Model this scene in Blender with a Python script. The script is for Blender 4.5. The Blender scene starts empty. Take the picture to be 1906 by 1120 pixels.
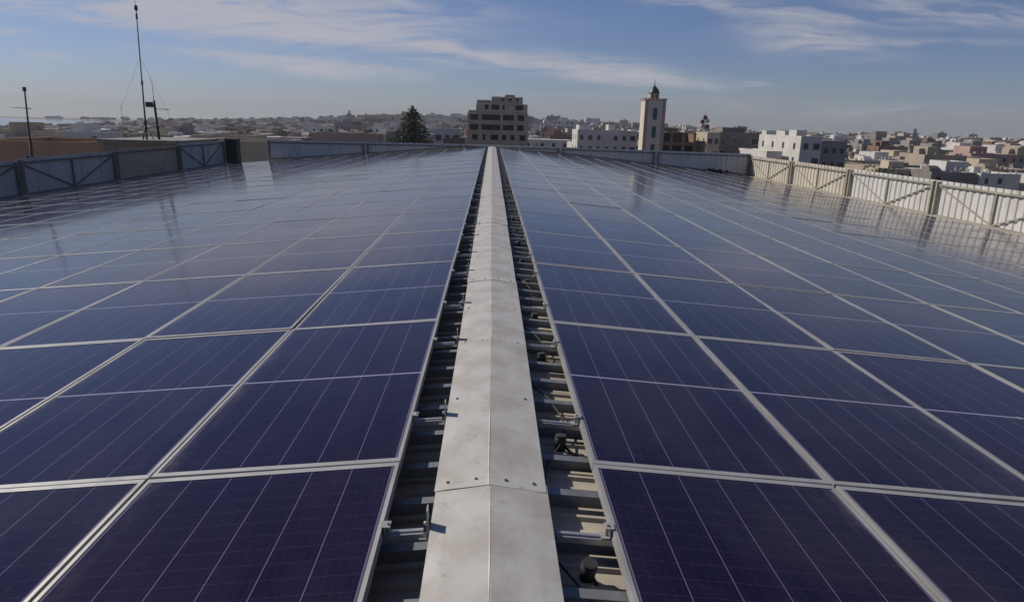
import bpy, bmesh, math, random
from mathutils import Vector, Matrix
R_ = math.radians
S = bpy.context.scene
COL = S.collection
random.seed(7)

# ------------------------------------------------------------------ camera
PITCH, ROLL, YAW = .2556, .0266, .0347
EYE = Vector((.019, 0, 1.323))
cd = bpy.data.cameras.new('camera'); cam = bpy.data.objects.new('camera', cd); COL.objects.link(cam)
fw = Vector((math.sin(YAW), math.cos(YAW), 0)); rt = Vector((math.cos(YAW), -math.sin(YAW), 0)); up = Vector((0, 0, 1))
f2 = fw * math.cos(PITCH) - up * math.sin(PITCH); u2 = up * math.cos(PITCH) + fw * math.sin(PITCH)
r2 = rt * math.cos(ROLL) + u2 * math.sin(ROLL); u3 = u2 * math.cos(ROLL) - rt * math.sin(ROLL)
m = Matrix((r2, u3, -f2)).transposed().to_4x4(); m.translation = EYE
cam.matrix_world = m
cd.sensor_width = 36; cd.lens = 1273 / 1906 * 36; cd.clip_start = .05; cd.clip_end = 9000
S.camera = cam

# ------------------------------------------------------------------ light
SUN_AZ, SUN_EL = R_(-58), R_(38)          # azimuth from +Y, negative = towards -X (left)
ld = bpy.data.lights.new('sun', 'SUN'); ld.energy = 4.3; ld.angle = R_(.5); ld.color = (1, .92, .80)
lo = bpy.data.objects.new('sun', ld); COL.objects.link(lo)
sd = Vector((math.sin(SUN_AZ) * math.cos(SUN_EL), math.cos(SUN_AZ) * math.cos(SUN_EL), math.sin(SUN_EL)))
lo.rotation_euler = sd.to_track_quat('Z', 'Y').to_euler()
S.view_settings.view_transform = 'Standard'; S.view_settings.look = 'None'; S.view_settings.gamma = 1
S.view_settings.exposure = -.12

W = bpy.data.worlds.new('World'); S.world = W; W.use_nodes = True
nt = W.node_tree; nt.nodes.clear(); N = nt.nodes; LK = nt.links

class G:
    """tiny node-graph helper"""
    def __init__(s, tree): s.t = tree
    def n(s, typ, **kw):
        o = s.t.nodes.new(typ)
        for k, v in kw.items(): setattr(o, k, v)
        return o
    def put(s, sock, v):
        if hasattr(v, 'is_output') or isinstance(v, bpy.types.NodeSocket): s.t.links.new(v, sock)
        elif v is not None: sock.default_value = v
    def m(s, op, a, b=None, c=None, clamp=False):
        o = s.n('ShaderNodeMath', operation=op, use_clamp=clamp)
        s.put(o.inputs[0], a)
        if b is not None: s.put(o.inputs[1], b)
        if c is not None: s.put(o.inputs[2], c)
        return o.outputs[0]
    def v(s, op, a, b=None):
        o = s.n('ShaderNodeVectorMath', operation=op); s.put(o.inputs[0], a)
        if b is not None: s.put(o.inputs[1], b)
        return o.outputs[0]
    def sep(s, v):
        o = s.n('ShaderNodeSeparateXYZ'); s.put(o.inputs[0], v); return o.outputs
    def comb(s, x, y, z):
        o = s.n('ShaderNodeCombineXYZ')
        for i, q in enumerate((x, y, z)): s.put(o.inputs[i], q)
        return o.outputs[0]
    def noise(s, vec, scale, detail=3, rough=.5, dist=0, out=0):
        o = s.n('ShaderNodeTexNoise'); s.put(o.inputs['Vector'], vec)
        o.inputs['Scale'].default_value = scale; o.inputs['Detail'].default_value = detail
        o.inputs['Roughness'].default_value = rough; o.inputs['Distortion'].default_value = dist
        return o.outputs[out]
    def mix(s, f, a, b, blend='MIX'):
        o = s.n('ShaderNodeMix', data_type='RGBA', blend_type=blend); s.put(o.inputs[0], f)
        s.put(o.inputs[6], a); s.put(o.inputs[7], b); return o.outputs[2]
    def mapr(s, v, a, b, c=0., d=1.):
        o = s.n('ShaderNodeMapRange', clamp=True); s.put(o.inputs[0], v)
        for i, q in enumerate((a, b, c, d)): o.inputs[i + 1].default_value = q
        return o.outputs[0]

g = G(nt)
tc = g.n('ShaderNodeTexCoord').outputs['Generated']
dx, dy, dz = g.sep(tc)
zc = g.m('MAXIMUM', dz, .012)
sky = g.n('ShaderNodeTexSky', sky_type='NISHITA'); sky.sun_disc = False
sky.sun_elevation = SUN_EL; sky.sun_rotation = SUN_AZ
sky.air_density = .85; sky.dust_density = .15; sky.ozone_density = 2.5; sky.altitude = 20
LK.new(g.v('NORMALIZE', g.comb(dx, dy, zc)), sky.inputs[0])
# thin pale air near the horizon (part of the sky itself)
hz = g.m('POWER', g.m('SUBTRACT', 1., zc, clamp=True), 26.)
skyt = g.mix(1., sky.outputs[0], (.82, .86, 1.12, 1), 'MULTIPLY')
skyc = g.mix(g.m('MULTIPLY', hz, .88), skyt, (4.1, 4.1, 4.55, 1))
# cirrus: soft streaks laid in direction space (u = x/y, v = z/y) broken up by stretched noise
ys = g.m('MAXIMUM', dy, .05)
u = g.m('DIVIDE', dx, ys); v = g.m('DIVIDE', dz, ys)
zz = g.m('ADD', zc, .06)
px = g.m('DIVIDE', dx, zz); py = g.m('DIVIDE', dy, zz)
wob = g.noise(g.comb(g.m('MULTIPLY', u, 3.), g.m('MULTIPLY', v, 9.), 0.), 1., 3, .55)
wob = g.m('SUBTRACT', wob, .5)
vv = g.m('MULTIPLY_ADD', wob, .05, v)
uu = g.m('MULTIPLY_ADD', wob, .10, u)
def streak(uc, vc, lu, lv, ang, amp):
    c, s_ = math.cos(ang), math.sin(ang)
    a = g.m('SUBTRACT', uu, uc); b = g.m('SUBTRACT', vv, vc)
    p = g.m('DIVIDE', g.m('ADD', g.m('MULTIPLY', a, c), g.m('MULTIPLY', b, s_)), lu)
    q = g.m('DIVIDE', g.m('SUBTRACT', g.m('MULTIPLY', b, c), g.m('MULTIPLY', a, s_)), lv)
    r = g.m('ADD', g.m('MULTIPLY', p, p), g.m('MULTIPLY', q, q))
    return g.m('MULTIPLY', g.m('POWER', 2.718, g.m('MULTIPLY', r, -1.)), amp)
STREAKS = [(-.44, .140, .20, .024, -.12, 1.1), (-.26, .116, .22, .017, -.12, 1.15), (-.20, .150, .16, .026, -.05, .8), (-.50, .120, .10, .010, -.1, .75), (-.62, .135, .08, .012, -.1, .6), (-.32, .172, .22, .014, 0, .7),
           (-.02, .088, .15, .007, -.10, .75), (-.33, .082, .10, .006, -.04, .6), (-.24, .070, .11, .009, -.08, 1.0), (-.12, .078, .08, .004, -.08, .5), (-.60, .073, .03, .003, 0, .5), (-.68, .10, .05, .006, 0, .5),
           (.18, .066, .11, .011, -.07, 1.1), (.14, .085, .10, .008, -.08, .4), (.44, .118, .09, .016, -.10, .75), (.41, .150, .10, .008, -.05, .5), (.60, .122, .14, .005, .03, .45),
           (.60, .165, .12, .020, 0, .55), (.27, .160, .12, .008, -.1, .4), (.75, .165, .08, .014, 0, .5), (.62, .03, .30, .010, 0, .30), (.37, .062, .02, .003, 0, .4), (.1, .035, .15, .004, 0, .15)]
tot = None
for a in STREAKS:
    q = streak(*a); tot = q if tot is None else g.m('ADD', tot, q)
fine = g.noise(g.comb(g.m('MULTIPLY', uu, 7.), g.m('MULTIPLY', vv, 55.), .3), 1., 6, .62, .6)
fine = g.mapr(fine, .38, .66, .08, 1.0)
fin2 = g.noise(g.comb(g.m('MULTIPLY_ADD', vv, 40., g.m('MULTIPLY', uu, 16.)), g.m('MULTIPLY', vv, 190.), 1.7), 1., 5, .65, .4)
fine = g.m('MULTIPLY', fine, g.mapr(fin2, .30, .58, .55, 1.1))
front = g.m('MULTIPLY', tot, g.mapr(dy, .1, .3))
veil = g.noise(g.comb(g.m('MULTIPLY', px, .5), g.m('MULTIPLY', py, 1.6), 3.3), .8, 6, .6, .8)
veil = g.m('MULTIPLY', g.mapr(veil, .50, .80), g.mapr(dz, .05, .25, 0., .16))
cl = g.m('ADD', g.m('SUBTRACT', 1., g.m('POWER', 2.718, g.m('MULTIPLY', g.m('MULTIPLY', front, fine), -2.6))), veil, clamp=True)
skyf = g.mix(g.m('MULTIPLY', cl, .92), skyc, (8.2, 8.0, 8.8, 1))
bg = g.n('ShaderNodeBackground'); LK.new(skyf, bg.inputs[0]); bg.inputs[1].default_value = .060
wo = g.n('ShaderNodeOutputWorld'); LK.new(bg.outputs[0], wo.inputs[0])

# ------------------------------------------------------------------ helpers
def tag(o, label=None, cat=None, group=None, kind=None):
    if label: o['label'] = label
    if cat: o['category'] = cat
    if group: o['group'] = group
    if kind: o['kind'] = kind
    return o
def link(o, parent=None):
    COL.objects.link(o)
    if parent is not None: o.parent = parent
    return o
def empty(name, loc=(0, 0, 0), rot=(0, 0, 0)):
    o = bpy.data.objects.new(name, None); o.location = loc; o.rotation_euler = rot; o.empty_display_size = .2
    return link(o)
class MB:
    def __init__(s): s.v = []; s.f = []; s.m = []; s.sm = []
    def face(s, pts, mat=0, smooth=False):
        i = len(s.v); s.v += [tuple(p) for p in pts]; s.f.append(tuple(range(i, i + len(pts)))); s.m.append(mat); s.sm.append(smooth)
    def box(s, x0, x1, y0, y1, z0, z1, mat=0, M=None, skip=()):
        P = [Vector((x, y, z)) for z in (z0, z1) for y in (y0, y1) for x in (x0, x1)]
        if M is not None: P = [M @ p for p in P]
        for k, q in (('b', (0, 2, 3, 1)), ('t', (4, 5, 7, 6)), ('f', (0, 1, 5, 4)), ('k', (2, 6, 7, 3)), ('l', (0, 4, 6, 2)), ('r', (1, 3, 7, 5))):
            if k not in skip: s.face([P[i] for i in q], mat)
    def bar(s, a, b, w, h=None, mat=0, upv=(0, 0, 1)):
        """box bar from a to b, width w, height h"""
        a, b = Vector(a), Vector(b); h = h or w; d = (b - a); L = d.length; d.normalize()
        U = Vector(upv)
        if abs(d.dot(U)) > .99: U = Vector((1, 0, 0))
        X = d.cross(U).normalized(); Z = X.cross(d)
        M = Matrix((X, d, Z)).transposed().to_4x4(); M.translation = a
        s.box(-w / 2, w / 2, 0, L, -h / 2, h / 2, mat, M)
    def tube(s, pts, radii, n=8, mat=0, cap=True):
        rings = []
        for i, p in enumerate(pts):
            p = Vector(p); d = (Vector(pts[min(i + 1, len(pts) - 1)]) - Vector(pts[max(i - 1, 0)])).normalized()
            U = Vector((0, 0, 1)) if abs(d.z) < .95 else Vector((1, 0, 0))
            X = d.cross(U).normalized(); Y = d.cross(X)
            r = radii[i] if isinstance(radii, (list, tuple)) else radii
            rings.append([p + X * r * math.cos(2 * math.pi * k / n) + Y * r * math.sin(2 * math.pi * k / n) for k in range(n)])
        for a, b in zip(rings, rings[1:]):
            for k in range(n): s.face([a[k], a[(k + 1) % n], b[(k + 1) % n], b[k]], mat, True)
        if cap: s.face(rings[0][::-1], mat); s.face(rings[-1], mat)
    def mesh(s, name, mats):
        me = bpy.data.meshes.new(name); me.from_pydata(s.v, [], s.f)
        for q in (mats if isinstance(mats, (list, tuple)) else [mats]): me.materials.append(q)
        me.polygons.foreach_set('material_index', s.m); me.polygons.foreach_set('use_smooth', s.sm)
        me.update()
        bm = bmesh.new(); bm.from_mesh(me); bmesh.ops.remove_doubles(bm, verts=bm.verts, dist=1e-5)
        bmesh.ops.recalc_face_normals(bm, faces=bm.faces); bm.to_mesh(me); bm.free()
        return me
    def build(s, name, mats, parent=None):
        return link(bpy.data.objects.new(name, s.mesh(name, mats)), parent)

def principled(name, base=(.5, .5, .5), rough=.6, metal=0., spec=.5):
    mt = bpy.data.materials.new(name); mt.use_nodes = True
    b = mt.node_tree.nodes['Principled BSDF']
    b.inputs['Base Color'].default_value = (*base, 1); b.inputs['Roughness'].default_value = rough
    b.inputs['Metallic'].default_value = metal; b.inputs['Specular IOR Level'].default_value = spec
    return mt, G(mt.node_tree), b
def weathered(name, a, b_, scale=3., rough=.7, metal=0., bump=.0, spec=.4, streak=None, coord='Object', stretch=(1, 1, 1), lo=.35, hi=.7):
    mt, g, b = principled(name, a, rough, metal, spec)
    t = g.v('MULTIPLY', g.n('ShaderNodeTexCoord').outputs[coord], stretch)
    f = g.mapr(g.noise(t, scale, 6, .6), lo, hi)
    c = g.mix(f, (*a, 1), (*b_, 1))
    if streak:
        f2 = g.mapr(g.noise(t, scale * 4.3, 5, .7, .6), .60, .74)
        c = g.mix(g.m('MULTIPLY', f2, .7), c, (*streak, 1))
    g.put(b.inputs['Base Color'], c)
    g.put(b.inputs['Roughness'], g.mapr(g.noise(t, scale * 2, 3), .3, .7, rough - .1, min(1, rough + .12)))
    if bump:
        bp = g.n('ShaderNodeBump'); bp.inputs['Strength'].default_value = bump; bp.inputs['Distance'].default_value = .01
        g.put(bp.inputs['Height'], g.noise(t, scale * 9, 4)); g.put(b.inputs['Normal'], bp.outputs[0])
    return mt

M = {}
M['alu'] = weathered('aluminium frame', (.45, .445, .44), (.33, .32, .305), 5, .42, .3)
M['galv'] = weathered('galvanised sheet', (.53, .515, .49), (.41, .385, .35), 3.6, .55, .15, .08, .4, streak=(.27, .235, .20), lo=.42, hi=.58)
M['steel'] = weathered('galvanised steel', (.22, .235, .25), (.15, .16, .175), 6, .5, .3, .1)
M['rail'] = weathered('rail aluminium', (.50, .50, .50), (.38, .38, .38), 6, .4, .6)
M['roof'] = weathered('roof sheet', (.50, .455, .38), (.36, .32, .26), 3, .65, 0, .1, streak=(.22, .17, .12))
M['dark'] = weathered('black plastic', (.030, .032, .030), (.06, .06, .055), 9, .6)
M['fence'] = weathered('fence sheet', (.62, .61, .59), (.48, .465, .43), 1.1, .6, 0, .05, streak=(.30, .23, .15), stretch=(1, 1, .35))
M['fencec'] = weathered('cream fence sheet', (.58, .54, .46), (.46, .42, .34), 1.1, .65, 0, .05, streak=(.30, .22, .14), stretch=(1, 1, .35))
M['fenced'] = weathered('lightened left fence sheet', (.66, .61, .54), (.50, .46, .40), 1.1, .65, 0, .05, stretch=(1, 1, .35))  # off-white, lightened to make up for the dim shaded left side
M['fenceb'] = weathered('lightened far fence sheet', (.74, .71, .65), (.60, .57, .52), 1.1, .65, 0, .05, stretch=(1, 1, .35))  # off-white, lightened to make up for dim shade at the far end
M['fencet'] = weathered('tan fence board', (.60, .46, .30), (.46, .35, .23), 1.1, .75, 0, .05)
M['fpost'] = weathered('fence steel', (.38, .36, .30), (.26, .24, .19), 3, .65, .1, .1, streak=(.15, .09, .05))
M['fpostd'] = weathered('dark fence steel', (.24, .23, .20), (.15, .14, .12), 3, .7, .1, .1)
M['conc'] = weathered('concrete', (.42, .38, .31), (.30, .27, .21), 2, .85, 0, .3, streak=(.20, .17, .13))
M['mast'] = weathered('mast steel', (.05, .05, .055), (.09, .085, .08), 4, .6, .3)
M['pane'] = principled('window glass', (.022, .026, .032), .15, 0, .5)[0]
M['hole_shade'] = principled('painted opening shade', (.02, .018, .017), .9)[0]  # near-black colour stands in for the shade inside openings

# solar cell sheet under glass
def glass_mat():
    mt, g, b = principled('solar cells under glass', (.01, .008, .04), .07, 0, .5)
    t = g.n('ShaderNodeTexCoord').outputs['Object']; x, y, z = g.sep(t)
    rnd = g.n('ShaderNodeObjectInfo').outputs['Random']
    seed = g.comb(g.m('MULTIPLY', rnd, 91.), g.m('MULTIPLY', rnd, 37.), 0.)
    cell = g.mix(rnd, (.0115, .0036, .0190, 1), (.0045, .0032, .0225, 1))
    vo = g.n('ShaderNodeTexVoronoi'); g.put(vo.inputs['Vector'], g.v('ADD', t, seed)); vo.inputs['Scale'].default_value = 42
    fl = g.sep(vo.outputs['Color'])[0]
    cell = g.mix(g.m('MULTIPLY', fl, .75), cell, (.010, .006, .027, 1))
    def line(co, off, pitch, w):
        f = g.m('FRACT', g.m('DIVIDE', g.m('ADD', co, off), pitch))
        d = g.m('MULTIPLY', g.m('MINIMUM', f, g.m('SUBTRACT', 1., f)), pitch)
        return g.m('LESS_THAN', d, w)
    lx = line(x, .158 * 10, .158, .0018)
    ly = line(y, .081 * 20 + .006, .081, .0007)
    lb = line(x, .158 * 10 + .0158, .0316, .00035)
    mid = g.m('LESS_THAN', g.m('ABSOLUTE', y), .0075)
    edge = g.m('MAXIMUM', g.m('GREATER_THAN', g.m('ABSOLUTE', x), .4745), g.m('GREATER_THAN', g.m('ABSOLUTE', y), .981))
    c = g.mix(g.m('MULTIPLY', lb, .25), cell, (.12, .11, .17, 1))
    c = g.mix(g.m('MULTIPLY', ly, .8), c, (.06, .045, .09, 1))
    c = g.mix(g.m('MULTIPLY', lx, .60), c, (.22, .18, .30, 1))
    c = g.mix(g.m('MULTIPLY', mid, .9), c, (.36, .33, .46, 1))
    c = g.mix(g.m('MULTIPLY', edge, .25), c, (.30, .29, .34, 1))
    # dust film and droppings
    wp = g.n('ShaderNodeNewGeometry').outputs['Position']
    du = g.noise(g.v('MULTIPLY', wp, (1., .45, 1.)), 1.6, 7, .65, .5)
    du = g.mapr(du, .42, .80, .004, .055)
    low = g.m('MULTIPLY', x, g.m('SIGN', g.sep(wp)[0]))
    soil = g.m('MULTIPLY', g.mapr(low, .40, .485, 0., .22), g.mapr(g.noise(g.v('MULTIPLY', wp, (3., 1., 1.)), 3., 5, .7), .45, .75))
    du = g.m('ADD', du, soil)
    sm = g.mapr(g.noise(g.v('ADD', t, seed), 7., 5, .7, 1.2), .62, .80, 0., .05)
    vs = g.n('ShaderNodeTexVoronoi'); g.put(vs.inputs['Vector'], g.v('ADD', wp, g.v('MULTIPLY', g.noise(wp, 30., 2, out=1), (.03, .03, .03)))); vs.inputs['Scale'].default_value = 1.9
    pick = g.m('GREATER_THAN', g.sep(vs.outputs['Color'])[1], .45)
    drop = g.m('MULTIPLY', g.m('LESS_THAN', vs.outputs['Distance'], g.m('MULTIPLY', g.sep(vs.outputs['Color'])[0], .040)), pick)
    dust = g.m('MULTIPLY', g.m('ADD', du, sm), g.m('MULTIPLY_ADD', rnd, .9, .4))
    c = g.mix(dust, c, (.40, .36, .33, 1))
    c = g.mix(g.m('MULTIPLY', drop, .4), c, (.5, .5, .48, 1))
    g.put(b.inputs['Base Color'], c)
    g.put(b.inputs['Roughness'], g.mapr(g.noise(wp, 1.3, 4), .3, .7, .09, .15))
    b.inputs['IOR'].default_value = 1.33
    b.inputs['Specular Tint'].default_value = (.96, .80, .95, 1)
    b.inputs['Sheen Weight'].default_value = .06; b.inputs['Sheen Roughness'].default_value = .35; b.inputs['Sheen Tint'].default_value = (.95, .86, .84, 1)
    bp = g.n('ShaderNodeBump'); bp.inputs['Strength'].default_value = .12; bp.inputs['Distance'].default_value = .004
    g.put(bp.inputs['Height'], g.noise(g.v('ADD', t, seed), 1.7, 2)); g.put(b.inputs['Normal'], bp.outputs[0])
    return mt
M['glass'] = glass_mat()

# ------------------------------------------------------------------ main roof
TAN = math.tan(.0862); SL = .0862
XL, XR = .322, .449            # inner edges of the two panel fields
PW, PL = 1.010, 2.030          # panel pitch
Y0 = 2.496
YEND = Y0 + PL * 17 + .05      # 37.06
XF = 14.15
def zr(x):                     # height of the panel plane at x
    return -(abs(x) - .395) * TAN
DECK = .118
bld = empty('warehouse_building', (0, 18, -15))
tag(bld, 'broad low-pitched roof building in the foreground, carrying the rows of solar panels', 'building')
def bpart(mb, name, mats):
    o = mb.build(name, mats); o.parent = bld; o.matrix_parent_inverse = Matrix.Translation((0, -18, 15)); return o
# roof deck: trapezoid sheet with ribs running down the slope
mb = MB(); y = -3.0; prof = []
while y < YEND + .9:
    prof += [(y, 0), (y + .062, 0), (y + .070, .014), (y + .086, .014), (y + .094, 0)]; y += .1
for sgn in (-1, 1):
    x1 = sgn * (XF + .1)
    for (ya, za), (yb, zb) in zip(prof, prof[1:]):
        DK = DECK + (.09 if sgn < 0 else 0); zi = zr(.395) + .034 - DK; zo = zr(x1) - DK  # left deck sunk deeper so occlusion darkens the left gap
        mb.face([(0, ya, zi + za), (0, yb, zi + zb), (x1, yb, zo + zb), (x1, ya, zo + za)])
bpart(mb, 'roof_sheet', M['roof'])
mb = MB(); zb = zr(XF) - DECK - .02
mb.box(-XF - .15, XF + .15, -3, YEND + 1.0, -15, zb - .02)
bpart(mb, 'wall', M['conc'])
mb = MB()                      # gable infill at the far end
mb.face([(-XF, YEND + .95, zb - .02), (XF, YEND + .95, zb - .02), (0, YEND + .95, -.16)])
bpart(mb, 'gable', M['conc'])
# purlins crossing under the ridge cap
def purlin(mb, y):
    for sgn in (-1, 1):
        a = sgn * .0; b = sgn * 2.2
        for (dy0, dy1, z0, z1) in ((0, .010, -.105, -.058), (.010, .045, -.064, -.058)):
            def P(x, yy, zo, dn=(.05 if sgn < 0 else 0)): return (x, yy, (zr(x) if abs(x) > 0 else .034) + zo - dn)  # left purlins lowered along with it, to keep that gap dark
            q = [P(x, yy, zo) for zo in (z0, z1) for yy in (y + dy0, y + dy1) for x in (a, b)]
            for f in ((0, 2, 3, 1), (4, 5, 7, 6), (0, 1, 5, 4), (2, 6, 7, 3), (0, 4, 6, 2), (1, 3, 7, 5)): mb.face([q[i] for i in f])
ys_ = [.55 + .297 * i for i in range(int((YEND - .7) / .297))]
rp = random.Random(2)
for y in ys_[:100]:
    mb = MB(); purlin(mb, y + rp.uniform(-.022, .022)); bpart(mb, 'purlin', M['steel'])
mb = MB()
for y in ys_[100:]: purlin(mb, y)
o = bpart(mb, 'purlin', M['steel']); o['kind'] = 'stuff'

# mounting rails, one under each panel quarter, with an edge clamp and (left) an upright end tab
def rail_part(y, sgn):
    xi = -.19 if sgn < 0 else .262
    mb = MB(); x1 = sgn * (XF - .35)
    def P(x, yy, zo): return (x, yy, zr(x) + zo)
    q = [P(x, yy, zo) for zo in (-.0575, -.036) for yy in (y - .018, y + .018) for x in (xi, x1)]
    for f in ((0, 2, 3, 1), (4, 5, 7, 6), (0, 1, 5, 4), (2, 6, 7, 3), (0, 4, 6, 2), (1, 3, 7, 5)): mb.face([q[i] for i in f])
    q = [P(x, yy, zo) for zo in (-.036, -.030) for yy in (y - .006, y + .006) for x in (xi, x1)]
    for f in ((0, 2, 3, 1), (4, 5, 7, 6), (0, 1, 5, 4), (2, 6, 7, 3), (0, 4, 6, 2), (1, 3, 7, 5)): mb.face([q[i] for i in f])
    r = bpart(mb, 'mounting_rail', M['rail'])
    xe = sgn * (XL if sgn < 0 else XR) - sgn * .002
    mb = MB()
    mb.box(min(xe - sgn * .006, xe - sgn * .002), max(xe - sgn * .006, xe - sgn * .002), y - .02, y + .02, -.036, .003); mb.box(min(xe - sgn * .034, xe), max(xe - sgn * .034, xe), y - .02, y + .02, -.0355, -.0305)
    mb.box(min(xe - sgn * .022, xe + sgn * .010), max(xe - sgn * .022, xe + sgn * .010), y - .02, y + .02, .003, .006)
    mb.tube([(xe - sgn * .013, y, -.03), (xe - sgn * .013, y, .013)], .006, 6)
    c = mb.build('clamp', M['alu'], r)
    if sgn < 0:
        mb = MB(); xt = -.172
        mb.box(xt - .004, xt, y - .030, y + .012, -.036, .074); mb.box(xt - .03, xt - .004, y - .03, y + .012, -.036, -.031)
        mb.tube([(xt - .004, y - .009, .016), (xt - .014, y - .009, .016)], .007, 6)
        mb.build('end_tab', M['galv'], r)
    return r
k = 0
for j in range(-1, 18):
    for s_ in (-.45, .45):
        y = Y0 + PL * j + s_
        if y < .5 or y > YEND - .1: continue
        for sgn in (-1, 1): rail_part(y, sgn)
# junction boxes with a short cable hanging in the right-hand gap, one beside each rail
for j, y in enumerate([Y0 + PL * j + s_ - .13 for j in range(-1, 8) for s_ in (-.45, .45)]):
    if y < .6: continue
    t = empty('junction_box', (.352, y, -.104))
    w = ['first', 'second', 'third', 'fourth', 'fifth', 'sixth', 'seventh', 'eighth', 'ninth', 'tenth', 'eleventh', 'twelfth', 'thirteenth', 'fourteenth', 'fifteenth', 'sixteenth', 'seventeenth', 'eighteenth'][j]
    tag(t, 'dark cable gland box in the gap right of the ridge cap, %s from the camera' % w, 'junction box', 'junction boxes in the right gap')
    rr = random.Random(j)
    t.rotation_euler = (rr.uniform(-.2, .2), rr.uniform(-.15, .15), rr.uniform(-.3, .3))
    mb = MB(); mb.tube([(0, 0, 0), (0, 0, .055), (0, 0, .062)], [.024, .028, .022], 10); mb.build('body', M['dark'], t)
    mb = MB(); mb.tube([(0, 0, .062), (0, 0, .070)], [.026, .025], 10); mb.build('lid', M['dark'], t)
    mb = MB(); mb.tube([(.02, -.01, .02), (.05, -.035, .0), (.085, -.055, -.006), (.14, -.07, -.008)], .007, 6); mb.build('cable', M['dark'], t)

rc = random.Random(8)
for q in range(4):
    y = 1.1 + q * 2.9; pts = []
    for i in range(13):
        pts.append((.30 + .09 * math.sin(i * .9 + q) + rc.uniform(-.012, .012), y + i * .22, -.045 - .03 * abs(math.sin(i * 1.3 + q))))
    mb = MB(); mb.tube(pts, .0045, 6)
    o = mb.build('loose_cable', M['dark']); tag(o, 'thin black cable lying loose across the purlins in the right gap, %s from the camera' % ['first', 'second', 'third', 'fourth'][q], 'cable', 'loose cables in the right gap')
# ridge cap sheets
ORD = ['first', 'second', 'third', 'fourth', 'fifth', 'sixth', 'seventh', 'eighth', 'ninth', 'tenth', 'eleventh', 'twelfth', 'thirteenth', 'fourteenth', 'fifteenth', 'sixteenth', 'seventeenth', 'eighteenth', 'nineteenth', 'twentieth', 'twenty-first', 'twenty-second', 'twenty-third', 'twenty-fourth']
seam = 2.28 - 1.68; k = 0
while seam < YEND - .2:
    ya, yb = seam - .03, min(seam + 1.68 + .03, YEND + .25)
    rr = random.Random(k)
    lift = .0022 * (k % 2) ; a = rr.uniform(-.004, .004); b = rr.uniform(-.004, .004)
    t = empty('ridge_cap', (.033, ya, 0))
    tag(t, 'galvanised ridge cap sheet with a centre crease, %s from the camera' % ORD[k], 'ridge cap', 'ridge cap sheets along the roof ridge')
    mb = MB()
    prof = [(-.196, -.022), (-.199, .008), (-.15, .0165), (-.004, .0385), (.0, .0395), (.004, .0385), (.15, .0165), (.213, .006), (.210, -.024)]
    n = 7; L = yb - ya
    pr = random.Random(k * 7)
    dent = [[pr.uniform(-.0012, .0012) for _ in prof] for _ in range(n + 1)]
    for i in range(n):
        for p in range(len(prof) - 1):
            def Q(i_, p_):
                off = a + (b - a) * i_ / n
                return (prof[p_][0] + off, L * i_ / n, prof[p_][1] + lift + dent[i_][p_])
            mb.face([Q(i, p), Q(i, p + 1), Q(i + 1, p + 1), Q(i + 1, p)], 0, False)
    mb.build('sheet', M['galv'], t)
    if k < 8:
        for sx, sy in ((-.155, .05), (-.05, .052), (.06, .048), (.165, .05), (-.16, .85), (.17, .86)):
            sb = MB(); z0 = .0395 - abs(sx) * .147 + lift
            sb.tube([(sx, sy, z0 - .002), (sx, sy, z0 + .0015)], .0075, 10); sb.tube([(sx, sy, z0 + .0015), (sx, sy, z0 + .005)], .004, 6)
            sb.build('screw', M['steel'], t)
    seam += 1.68; k += 1

# ------------------------------------------------------------------ solar panels
def frame_mb():
    mb = MB(); w, l = .498, 1.009; fx, fy = .0145, .029; z0, z1 = -.036, 0
    mb.box(-w, -w + fx, -l, l, z0, z1); mb.box(w - fx, w, -l, l, z0, z1)
    mb.box(-w + fx, w - fx, -l, -l + fy, z0, z1); mb.box(-w + fx, w - fx, l - fy, l, z0, z1)
    return mb
FR = frame_mb().mesh('frame', M['alu'])
gm = MB(); gm.box(-.4838, .4838, -.981, .981, -.010, -.0025); GL = gm.mesh('glass', M['glass'])
def cam_px(P):
    d = Vector(P) - EYE; c = d.dot(f2)
    return (953 + 1273 * d.dot(r2) / c, 560 - 1273 * d.dot(u3) / c) if c > .05 else None
cells = []
for sgn in (-1, 1):
    x0 = XL if sgn < 0 else XR
    for c in range(13):
        for j in range(-1, 17):
            xc = sgn * (x0 + (c * PW + .501) * math.cos(SL)); yc = Y0 + PL * (j + .5)
            zc_ = (x0 - .395) * 0 - (c * PW + .501) * math.sin(SL)
            # visible area in the photo frame
            q = [cam_px((xc + a * .5, yc + b * 1., zc_)) for a, b in ((-1, -1), (1, -1), (1, 1), (-1, 1))]
            area = 0
            if all(q):
                q = [(min(max(p[0], 0), 1906), min(max(p[1], 0), 1120)) for p in q]
                area = abs(sum(q[i][0] * q[(i + 1) % 4][1] - q[(i + 1) % 4][0] * q[i][1] for i in range(4))) / 2
            cells.append((area, sgn, c, j, xc, yc, zc_))
cells.sort(key=lambda t: -t[0])
rr = random.Random(3)
restv = MB()
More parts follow.
